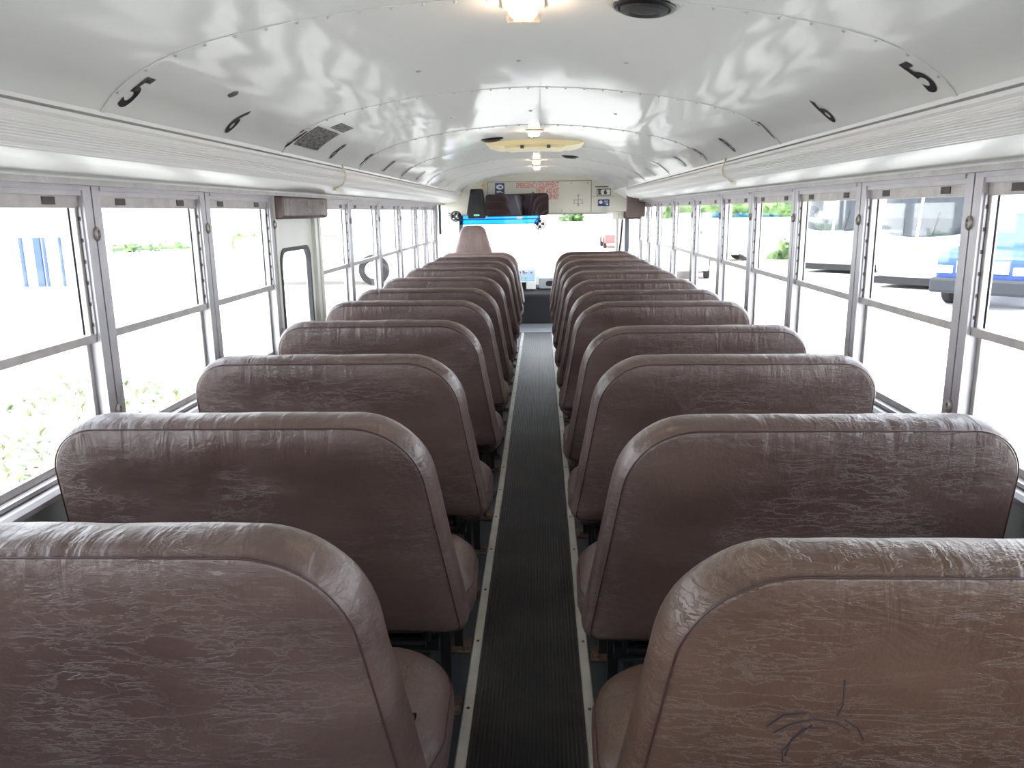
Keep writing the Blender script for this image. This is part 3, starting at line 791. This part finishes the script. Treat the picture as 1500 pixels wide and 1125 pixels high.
# interior mirror
t=empty('rear_view_mirror',(-.235,9.55,1.543)); tag(t,'wide dark framed interior mirror hanging at the front header','mirror')
W_,H_=.375,.130
mb=MB(); O=fillet([(-W_,-H_),(W_,-H_),(W_,H_),(-W_,H_)],.04,6)
I=[(x*.965,z*.90) for x,z in O]; n=len(O)
vs=[(x,0,z) for x,z in O]+[(x,0,z) for x,z in I]+[(x,.03,z) for x,z in O]
fs=[(i,(i+1)%n,n+(i+1)%n,n+i) for i in range(n)]+[(i,2*n+i,2*n+(i+1)%n,(i+1)%n) for i in range(n)]+[tuple(2*n+i for i in range(n))]
mb.add(vs,fs); mb.build('mirror_frame',BLACK,t,smooth=40)
MB().prism(I,.002,.006).build('mirror_glass',MIRROR,t)
mb=MB(); 
for x in (-.2,.2): mb.tube([(x,.02,.05),(x,.2,.12),(x,.345,.12)],.009,8)
mb.build('mirror_bracket',BLACK,t,smooth=60)
t.rotation_euler=(radians(5),radians(-.8),radians(2))

# black display unit with a green led
t=empty('display_unit',(-.722,9.60,1.392)); tag(t,'black tapered display unit with a green light left of the mirror','display')
mb=MB(); n=4
f0=[(-.108,0,0),(.108,0,0),(.120,0,.06),(.072,.03,.345),(-.072,.03,.345),(-.120,0,.06)]
bk=[(x*.95,.20,z) for x,y,z in f0]
mb.add(f0+bk,[(0,1,2,3,4,5)[::-1]]+[(i,(i+1)%6,6+(i+1)%6,6+i) for i in range(6)]+[tuple(6+i for i in range(6))])
mb.build('housing',BLACK,t,bevel=.012)
mb=MB(); mb.add([(-.055,-.003,.15),(.055,-.003,.15),(.045,.012,.30),(-.045,.012,.30),(-.055,.006,.15),(.055,.006,.15),(.045,.022,.30),(-.045,.022,.30)],[(0,1,2,3),(0,4,5,1),(1,5,6,2),(2,6,7,3),(3,7,4,0)]); mb.build('screen',SCREEN,t)
MB().box(-.030,.030,-.004,.004,.035,.044).build('status_light',LED,t)
MB().box(-.088,.088,-.002,.004,.062,.068).build('groove',SCREEN,t)
MB().box(-.04,.04,.2,.3,.15,.25).build('mount',BLACK,t)

# fans
def fan(loc,r,rz,lab,arm):
    t=empty('cab_fan',loc,rz); tag(t,lab,'fan')
    M=Matrix.Rotation(radians(90),4,'X')
    mb=MB()
    for rr,yy in ((r,0),(r*.97,-.02),(r*.97,.02),(r*.6,-.03)): mb.tube([(rr*cos(a*pi/12),yy,rr*sin(a*pi/12)) for a in range(24)],.005,5,closed=True)
    for a in range(16): c,s_=cos(a*pi/8),sin(a*pi/8); mb.tube([(.012*c,-.034,.012*s_),(r*.6*c,-.03,r*.6*s_),(r*c,0,r*s_)],.003,4)
    mb.build('guard',BLACK,t,smooth=60)
    mb=MB()
    for a in range(4):
        a0=a*pi/2; vs=[]; 
        for k,(ra,w) in enumerate(((.015,.3),(r*.55,.45),(r*.85,.35))):
            for q in (-1,1): vs.append((ra*cos(a0+q*w),-.004*q,ra*sin(a0+q*w)))
        vs+=[(x,y+.003,z) for x,y,z in vs]
        mb.add(vs,[(0,1,3,2),(2,3,5,4),(6,8,9,7),(8,10,11,9),(0,2,8,6),(2,4,10,8),(1,7,9,3),(3,9,11,5)])
    mb.build('blades',SCREEN,t)
    MB().lathe([(.022,-.02),(.03,0),(.03,.03),(.018,.06)],M@Matrix.Rotation(pi,4,'X'),16).build('motor',CHROME,t,smooth=50)
    mb=MB(); mb.tube([(0,.03,0)]+arm,.008,8); mb.build('bracket',BLACK,t,smooth=60)
    return t
fan((.035,9.85,1.315),.066,0,'small round fan under the middle of the front header',[(0,.05,.06),(0,.06,.125)])
fan((-.985,9.72,1.42),.062,radians(25),'small black fan at the front left corner beside the display',[(-.03,.05,.02),(-.04,.15,.04)])

# blue tinted visor
t=empty('sun_visor',(0,0,0)); tag(t,'blue tinted see-through visor below the header in front of the driver','sun visor')
mb=MB(); mb.box(-1.02,.03,10.55,10.556,1.305,1.44); mb.build('visor_panel',BLUEG,t)
mb=MB(); mb.tube([(-1.135,10.54,1.372),(.04,10.54,1.372),(.04,10.54,1.435)],.006,8); mb.build('visor_rod',BLACK,t,smooth=60)
mb=MB(); mb.box(-.27,-.20,10.53,10.55,1.372,1.41); mb.build('visor_clip',PLATE,t)

# windshield
o=MB(); zb_=.56
o.box(-1.18,-1.10,11.30,11.38,0,1.45); o.box(1.10,1.18,11.30,11.38,0,1.45); o.box(-1.1,1.1,11.30,11.38,0,zb_); o.box(-.0,.022,11.30,11.36,zb_,1.45)
ws=struct(o.build('window_40',WHITE)); MB().box(-1.10,-.0,11.33,11.336,zb_,1.45).build('pane',GLASS,ws); MB().box(.022,1.10,11.33,11.336,zb_,1.45).build('pane',GLASS,ws)
# outside wiper stubs
for x in (-.62,-.02):
    pass
# driver side window frame + dark pillars
o=MB(); o.box(-1.17,-1.12,8.94,9.06,.84,1.56); o.box(-1.17,-1.13,10.35,10.42,.84,1.56); o.box(-1.17,-1.14,9.06,11.3,.84,.88)
dw=struct(o.build('window_41',ALUL)); MB().box(-1.152,-1.149,9.06,11.3,.88,1.56).build('pane',GLASS,dw)
o=MB().box(-1.12,-1.095,9.10,9.18,1.22,1.56).build('roller_blind',BLACK,bevel=.01); tag(o,'narrow black rolled blind hanging at the end of the left windows','blind')
o=struct(MB().box(-1.10,-1.05,11.2,11.29,.56,1.43).build('trim_3',RUBBER))
# entry door at front right
o=MB(); o.box(1.13,1.17,8.94,9.0,0,1.56); o.box(1.13,1.17,11.2,11.3,0,1.56); o.box(1.13,1.17,9.0,11.2,1.46,1.56); o.box(1.13,1.16,9.0,11.2,-.35,.05); o.box(1.13,1.16,9.72,9.80,0,1.5)
ed=struct(o.build('door_2',ALUL)); MB().box(1.145,1.149,9.0,11.2,.05,1.46).build('pane',GLASS,ed)
o=MB().box(.955,1.0,8.70,8.74,.02,1.40).build('door_post',simple('dark grey post paint',srgb(78,82,88),.45)); tag(o,'dark grey upright post beside the entry door at the front right','post')
o=MB().tube([(.935,8.75,1.39),(.922,8.80,1.15),(.905,8.87,.95),(.89,8.9,.5),(.89,8.9,.0)],.010,8).build('grab_rod',BLACK,smooth=60); tag(o,'thin dark grab rod left of the entry door post','rod')
# brown padded pieces around the entry door head
mb=MB(); mb.prism([(.935,1.735),(.97,1.745),(1.06,1.70),(1.06,1.55),(1.128,1.55),(1.128,1.40),(.935,1.40)],8.36,8.43)
o=mb.build('padded_end_panel',V,bevel=.012); tag(o,'brown padded upright panel at the end of the right cornice','pad')
mb=MB(); mb.box(.925,1.10,8.425,9.6,1.375,1.455); o=mb.build('door_header_pad',V2,bevel=.015); tag(o,'brown pad over the entry door, beside a white box','pad')
for x in (.975,1.05): MB().ball((x,8.425,1.415),(.010,.004,.010),10,6).build('pad_button',BOLT,o,smooth=60)
mb=MB(); mb.box(.805,.920,8.50,8.62,1.372,1.455); o=mb.build('switch_box',WHITE,bevel=.006); tag(o,'small white box mounted left of the brown door pad','box')
MB().box(.865,.868,8.497,8.50,1.39,1.44).build('box_slot',NOTCH,o)
MB().box(.85,.90,8.62,9.9,1.435,1.452).build('mount_arm',WHITE,o)

# dash: dark doghouse with control boxes
mb=MB(); mb.prism([(10.35,0),(10.35,.40),(10.75,.44),(11.29,.44),(11.29,0)],-1.1,1.05,axis='x')
o=mb.build('engine_cover',simple('black carpeted cover',srgb(30,30,32),.9,0,.4,200),bevel=.03); tag(o,'low black engine cover across the front below the windshield','engine cover')
t=empty('control_console',(-.215,10.62,.41)); tag(t,'white control console with a blue top of switches left of the aisle','console')
mb=MB(); mb.prism([(0,0.03),(0,.135),(.32,.265),(.36,.265),(.36,.03)],-.10,.185,axis='x'); mb.build('console_body',PLATE,t,bevel=.005)
mb=MB(); mb.add([(-.095,.005,.139),(.18,.005,.139),(.18,.315,.266),(-.095,.315,.266),(-.095,.005,.143),(.18,.005,.143),(.18,.315,.270),(-.095,.315,.270)],[(4,5,6,7),(0,1,5,4),(1,2,6,5),(2,3,7,6),(3,0,4,7)]); mb.build('switch_panel',simple('blue grey panel',srgb(92,128,150),.45),t)
for i,(x,yy,c) in enumerate(((-.02,.10,ORANGE),(0.03,.22,RED),(.06,.24,PLATE),(.13,.23,RED),(-.03,.24,BLACK),(.02,.26,RED),(.05,.10,PLATE))):
    z=.141+yy*.41; MB().box(x-.012,x+.012,yy-.012,yy+.012,z,z+.014).build('switch',c,t,bevel=.003)
MB().box(-.085,.06,-.004,.004,.035,.125).build('dark_vent',BLACK,t)
t=empty('heater_box',(.13,10.68,.41)); tag(t,'grey box with a dark oval opening beside the white console','box')
GB=simple('grey box paint',srgb(150,154,158),.5)
MB().box(-.115,.20,0,.30,.03,.175).build('box_body',GB,t,bevel=.01)
MB().prism(fillet([(-.02,.065),(.12,.065),(.12,.135),(-.02,.135)],.03,5),-.004,.004).build('opening',BLACK,t)

# ------------------------------------------------------------------ outside
GZ=-.88
CONC=simple('pale concrete paving',srgb(196,192,186),.9,0,.1,8,.06,.6)
gr=MB(); 
n=40
gr.box(-70,90,-40,160,GZ-.1,GZ)
struct(gr.build('ground',CONC))
LEAF=leaf_mat('hedge leaves',srgb(40,74,28),srgb(112,140,78),2)
LEAF2=leaf_mat('low plant leaves',srgb(58,86,40),srgb(150,160,112),6)
def leaves(mb,cx,cy,cz_,rx,ry,rz,num,size,rnd,flat=False):
    for _ in range(num):
        a=rnd.uniform(0,2*pi); u=rnd.uniform(-.2,1); rr=rnd.uniform(.75,1.03) if not flat else rnd.uniform(0,1)**.5
        s_=sqrt(max(0,1-u*u))
        p=Vector((cx+rx*rr*s_*cos(a),cy+ry*rr*s_*sin(a),cz_+rz*rr*max(0,u))) if not flat else Vector((cx+rx*rr*cos(a),cy+ry*rr*sin(a),cz_+rnd.uniform(0,rz)))
        e=Matrix.Rotation(rnd.uniform(0,6.28),3,'Z')@Matrix.Rotation(rnd.uniform(-1,1),3,'X')
        L_=size*rnd.uniform(.7,1.3); w=L_*.38
        pts=[(0,0,0),(w*.5,L_*.45,.0),(0,L_,-.1*L_),(-w*.5,L_*.45,.0)]
        pts=[p+e@Vector(q) for q in pts]
        mb.add(pts,[(0,1,2),(0,2,3)])
rnd=random.Random(5)
# ground-cover plants outside left
i=0
for (x,y,rx,ry,num,lab) in ((-4.1,5.2,1.1,1.3,520,'patch of pale green ground plants just outside the nearest left window'),
                  (-4.7,7.2,1.0,1.0,300,'patch of low leafy plants outside the left windows, behind the nearest patch'),
                  (-5.7,9.3,1.0,.8,260,'clump of green ground plants left of the nearest window post'),
                  (-4.0,9.3,.8,.9,200,'clump of green plants seen past the second left window post')):
    mb=MB(); leaves(mb,x,y,GZ,rx,ry,.30,num,.15,rnd,True)
    o=mb.build('ground_plant',LEAF2); tag(o,lab,'plants')
def hedge(x0,x1,y0,y1,z0,z1,num,lab,size=.35,name='hedge'):
    mb=MB(); r2=random.Random(int(x0*7+y0))
    xm,ym=(x0+x1)/2,(y0+y1)/2
    # lumpy core
    nx=12; L_=Vector((x1-x0,y1-y0,0)); ln=L_.length; d=L_.normalized(); nn=Vector((-d.y,d.x,0))
    vs=[];fs=[]; pr_=[(-.55,0),(-.65,.5),(-.45,.9),(0,1),(.45,.9),(.65,.5),(.55,0)]
    for k in range(nx+1):
        for (o_,h) in pr_:
            b_=Vector((x0,y0,z0))+d*ln*k/nx+nn*o_*(1+.3*noise.noise(Vector((k*.9,o_*3,h*4))))
            b_.z=z0+(z1-z0)*h*(1+.12*noise.noise(Vector((k*1.3,h*2,2)))); vs.append(b_)
    for k in range(nx):
        for q in range(6): a=k*7+q; fs.append((a,a+7,a+8,a+1))
    fs+=[tuple(range(6,-1,-1)),tuple(nx*7+q for q in range(7))]
    mb.add(vs,fs)
    for _ in range(num):
        t_=r2.random(); h=r2.random(); s_=r2.choice((-1,1))*(.55 if h<.8 else r2.uniform(0,.5))
        p=Vector((x0,y0,z0))+d*ln*t_+nn*s_; p.z=z0+(z1-z0)*h
        e=Matrix.Rotation(r2.uniform(0,6.28),3,'Z')@Matrix.Rotation(r2.uniform(-1.2,1.2),3,'X')
        pts=[p+e@Vector(q) for q in ((0,0,0),(size*.3,size*.5,0),(0,size,0),(-size*.3,size*.5,0))]
        mb.add(pts,[(0,1,2),(0,2,3)])
    o=mb.build(name,LEAF); tag(o,lab,'hedge'); return o
hedge(-21,-16,55,72,GZ,.2+.0,400,'long clipped hedge far outside the front left windows',.5)
hedge(-30,-24,50,56,-.8,-.3,200,'low far hedge seen through the third left window',.4)
hedge(7,26,45.6,45.6,.2,2.8,800,'green hedge along the top of the far wall outside the right windows',.5)
hedge(10.7,13.2,37.5,38.5,GZ,.0,420,'bright green bush on the kerb outside the right windows',.3)
hedge(1.5,3.2,62.2,62.2,GZ,1.25,420,'strip of far hedge seen at the top of the windshield',.6)
o=MB().box(-1,5.2,60.3,60.7,GZ,.62).build('planter_wall',simple('white planter render',srgb(214,212,206),.9)); tag(o,'low white wall carrying the small hedge seen through the windshield','wall')
wl=MB().box(5,40,44.2,44.6,GZ,.95).build('boundary_wall',simple('pale wall render',srgb(200,198,194),.9,0,.2,6,.08,.5)); tag(wl,'long pale boundary wall under the hedge, outside right','wall')
o=MB().box(4,11.5,33.5,33.8,GZ,GZ+.18).build('kerb',simple('weathered kerb',srgb(150,138,124),.9,0,.1,10,.2,1)); tag(o,'weathered kerb across the car park outside right','kerb')
CARW=simple('white coach paint',srgb(226,226,228),.3); DKG=simple('dark vehicle glass',srgb(18,26,32),.2); TYRE=simple('tyre rubber',srgb(28,28,30),.8)
BLUEP=simple('blue vehicle paint',srgb(22,60,128),.35); BUMP=simple('grey bumper plastic',srgb(24,28,36),.6)
def coach(loc,rz,lab,badge):
    """front of a motor coach facing local -y"""
    t=empty('white_coach',loc,rz); tag(t,lab,'coach','white coaches parked outside right')
    W2=1.25; mb=MB(); rows=[]
    prof=[(.32,.10),(.5,.0),(1.0,-.06),(1.45,-.02),(1.55,.0),(2.9,.32),(3.25,.50)]
    vs=[];fs=[];nx=10
    for z,y in prof:
        for i in range(nx+1):
            x=-W2+2*W2*i/nx; vs.append((x,y+.45*(abs(x)/W2)**3.2,z))
    for k in range(len(prof)-1):
        for i in range(nx): a=k*(nx+1)+i; fs.append((a,a+1,a+nx+2,a+nx+1))
    b0=len(vs)
    for z,y in prof:
        vs.append((-W2,10,z)); vs.append((W2,10,z))
    for k in range(len(prof)-1):
        a=k*(nx+1); b_=(k+1)*(nx+1)
        fs.append((a,b_,b0+2*(k+1),b0+2*k)); fs.append((a+nx,b0+2*k+1,b0+2*(k+1)+1,b_+nx))
    top=(len(prof)-1)*(nx+1); fs.append(tuple([top+i for i in range(nx+1)]+[b0+2*len(prof)-1,b0+2*len(prof)-2]))
    fs.append(tuple([i for i in range(nx,-1,-1)]+[b0,b0+1]))
    mb.add(vs,fs); mb.build('coach_body',CARW,t,smooth=35)
    # windshield
    mb=MB(); vs=[];fs=[];zz=[(1.62,-.008),(2.2,.135),(2.78,.275)]
    for z,y in zz:
        for i in range(nx+1):
            x=(-W2+2*W2*i/nx)*.93; d=.0 
            zc=z+(.14*(1-(x/W2)**2)*-1 if z<1.7 else 0)
            vs.append((x,y+.45*(abs(x)/W2)**3.2-.03,zc))
    for k in range(2):
        for i in range(nx): a=k*(nx+1)+i; fs.append((a,a+1,a+nx+2,a+nx+1))
    mb.add(vs,fs); wsd=mb.build('windshield',DKG,t,smooth=60)
    mb=MB(); mb.box(-.05,.05,-.06,.30,1.5,2.8) if False else None
    mb=MB(); mb.tube([(0,-.03,1.5),(0,.09,2.2),(0,.24,2.8)],.04,6); mb.build('centre_pillar',CARW,t)
    for sx_ in (-1,1):
        mb=MB(); mb.tube([(sx_*.1,-.06,1.52),(sx_*.75,.0,1.60)],.012,6); mb.tube([(sx_*.4,-.07,1.55),(sx_*.5,.06,2.2)],.012,6); mb.build('wiper',BLACK,t)
        mb=MB(); mb.box(sx_*.62,sx_*.95,-.0,.2,.80,1.0); mb.build('headlamp',CHROME,t,bevel=.03)
        mb=MB(); mb.lathe([(.48,-.14),(.50,-.1),(.50,.1),(.48,.14)],Matrix.Translation((sx_*1.05,2.6,.50))@Matrix.Rotation(radians(90),4,'Y'),24); mb.build('wheel',TYRE,t,smooth=40)
    MB().box(-.14,.14,-.085,-.04,1.12,1.18).build('badge',badge,t,bevel=.02)
    MB().box(-1.15,1.15,.05,9,.12,.33).build('underbody',TYRE,t)
    return t
coach((10.7,23,GZ),radians(-45),'white coach front seen through the second right window, orange badge',ORANGE)
coach((10.5,29,GZ),radians(-45),'white coach farther back through the third right window, grey badge',simple('grey badge',srgb(110,114,120),.4))
def pickup(loc,rz,lab,paint):
    t=empty('blue_truck',loc,rz); tag(t,lab,'truck')
    mb=MB(); mb.prism([(0,.55),(0,1.15),(.15,1.28),(1.5,1.40),(2.1,2.15),(3.6,2.2),(4.0,1.4),(6,1.4),(6,.55)],-1.0,1.0,axis='x'); mb.build('truck_body',paint,t,bevel=.08)
    MB().prism([(1.56,1.46),(2.1,2.10),(3.5,2.12),(3.85,1.46)],-1.01,1.01,axis='x').build('cab_glass',DKG,t)
    MB().box(-1.05,1.05,-.22,.1,.35,.70).build('bumper',BUMP,t,bevel=.06)
    MB().box(-.55,.55,-.04,.02,.80,1.10).build('grille',CHROME,t,bevel=.02)
    for sx_ in (-1,1):
        MB().box(sx_*.62,sx_*.96,-.05,.04,.80,.98).build('headlamp',PLATE,t,bevel=.02)
        for yy in (.95,4.7): MB().lathe([(.36,-.12),(.40,-.08),(.40,.08),(.36,.12)],Matrix.Translation((sx_*.92,yy,.40))@Matrix.Rotation(radians(90),4,'Y'),24).build('wheel',TYRE,t,smooth=40)
    return t
pickup((10.1,18.4,GZ),radians(-45),'blue truck with a grey bumper at the right edge, outside the nearest right window',BLUEP)
def car(loc,rz,lab,paint,name='parked_car'):
    t=empty(name,loc,rz); tag(t,lab,'car')
    pts=fillet([(-2.2,.3),(2.2,.3),(2.2,.75),(1.3,.95),(.6,1.42),(-1.0,1.45),(-1.9,.95),(-2.2,.85)],[.1,.1,.15,.2,.25,.25,.2,.1],4)
    MB().prism(pts,-.85,.85).build('car_body',paint,t,bevel=.06)
    MB().prism([(1.15,.97),(.56,1.36),(-.95,1.38),(-1.7,.97)],-.855,.855).build('car_glass',DKG,t)
    for xx in (-1.35,1.35):
        for yy in (-.80,.80): MB().lathe([(.30,-.1),(.33,-.07),(.33,.07),(.30,.1)],Matrix.Translation((xx,yy,.33))@Matrix.Rotation(radians(90),4,'X'),24).build('wheel',TYRE,t,smooth=40)
    return t
car((7.9,36.8,GZ),radians(0),'white car parked on the kerb outside the fourth right window',CARW)
car((5.2,29,GZ),radians(80),'white car with dark wheels seen low through the front right windows',CARW)
car((4.9,52,GZ),radians(90),'small red car far beyond the right side of the windshield',RED)
# white truck with visible wheel outside left
t=empty('white_truck',(-5.6,25.8,GZ),radians(0)); tag(t,'white truck with a grey ringed wheel outside the left windows','truck')
MB().box(-4.5,.95,.15,2.6,.45,1.55).build('truck_body',CARW,t,bevel=.1)
mb=MB(); 
prof=[(.30,-.10),(.46,-.12),(.50,-.06),(.50,.10),(.46,.14)]
mb.lathe(prof,Matrix.Translation((.15,.12,.52))@Matrix.Rotation(radians(90),4,'X'),32); mb.build('wheel',TYRE,t,smooth=40)
MB().lathe([(.30,-.02),(.28,.14),(.10,.16)],Matrix.Translation((.15,.12,.52))@Matrix.Rotation(radians(90),4,'X'),24).build('hub',CARW,t,smooth=40)
# building with blue framed windows far left
t=empty('building',(-10.3,19,GZ)); tag(t,'white building with tall blue window frames outside the far left edge','building')
MB().box(-6,.8,-3,-1.6,0,5.5).build('building_wall',simple('white render',srgb(214,214,212),.9),t)
for (x,w) in ((-.32,.03),(.02,.07),(.16,.02),(.5,.02)): MB().box(x-w,x+w,-3.05,-2.98,.95,1.95).build('window_frame',simple('blue frame',srgb(52,72,120),.6),t)
o=MB().tube([(9.6,41,GZ),(9.6,41,6)],.12,8).build('lamp_pole',simple('pole',srgb(150,146,142),.6),smooth=60); tag(o,'grey pole standing before the far hedge outside right','pole')

# ------------------------------------------------------------------ light
w=bpy.data.worlds.new('overcast sky'); S.world=w; w.use_nodes=True
N=w.node_tree.nodes; L=w.node_tree.links; bg=N['Background']
tc=N.new('ShaderNodeTexCoord'); sx=N.new('ShaderNodeSeparateXYZ'); L.new(tc.outputs['Generated'],sx.inputs[0])
rp=N.new('ShaderNodeValToRGB'); L.new(sx.outputs['Z'],rp.inputs[0])
rp.color_ramp.elements[0].position=0; rp.color_ramp.elements[0].color=(.93,.97,1,1)
rp.color_ramp.elements[1].position=.6; rp.color_ramp.elements[1].color=(.78,.88,1,1)
L.new(rp.outputs[0],bg.inputs['Color']); bg.inputs['Strength'].default_value=1.0
sun=bpy.data.lights.new('sun','SUN'); sun.energy=1.2; sun.angle=radians(30); sun.color=(1,.97,.92)
so=bpy.data.objects.new('sun',sun); C.objects.link(so); so.rotation_euler=(radians(12),radians(-8),0)

# ------------------------------------------------------------------ camera
F=1150; vpx,vpy=795.28,309.11
th=math.atan((562.5-vpy)/F); ps=math.atan((vpx-750)*cos(th)/F); ro=-.0134196
fw=Vector((-sin(ps)*cos(th),cos(ps)*cos(th),-sin(th))); rt=Vector((cos(ps),sin(ps),0)); up=rt.cross(fw)
r2=cos(ro)*rt+sin(ro)*up; u2=-sin(ro)*rt+cos(ro)*up
cam=bpy.data.cameras.new('camera'); co=bpy.data.objects.new('camera',cam); C.objects.link(co)
cam.sensor_fit='HORIZONTAL'; cam.sensor_width=36; cam.lens=36*F/1500; cam.clip_start=.05; cam.clip_end=400
co.matrix_world=Matrix(((r2.x,u2.x,-fw.x,.04327),(r2.y,u2.y,-fw.y,0),(r2.z,u2.z,-fw.z,1.47494),(0,0,0,1)))
S.camera=co
S.view_settings.view_transform='Standard'; S.view_settings.look='None'; S.view_settings.gamma=1; S.view_settings.use_curve_mapping=False
S.view_settings.exposure=3.0
try:
    S.cycles.max_bounces=10; S.cycles.diffuse_bounces=6; S.cycles.glossy_bounces=4; S.cycles.transparent_max_bounces=24; S.cycles.transmission_bounces=6
    S.cycles.use_denoising=True; S.cycles.sample_clamp_indirect=8
except Exception: pass
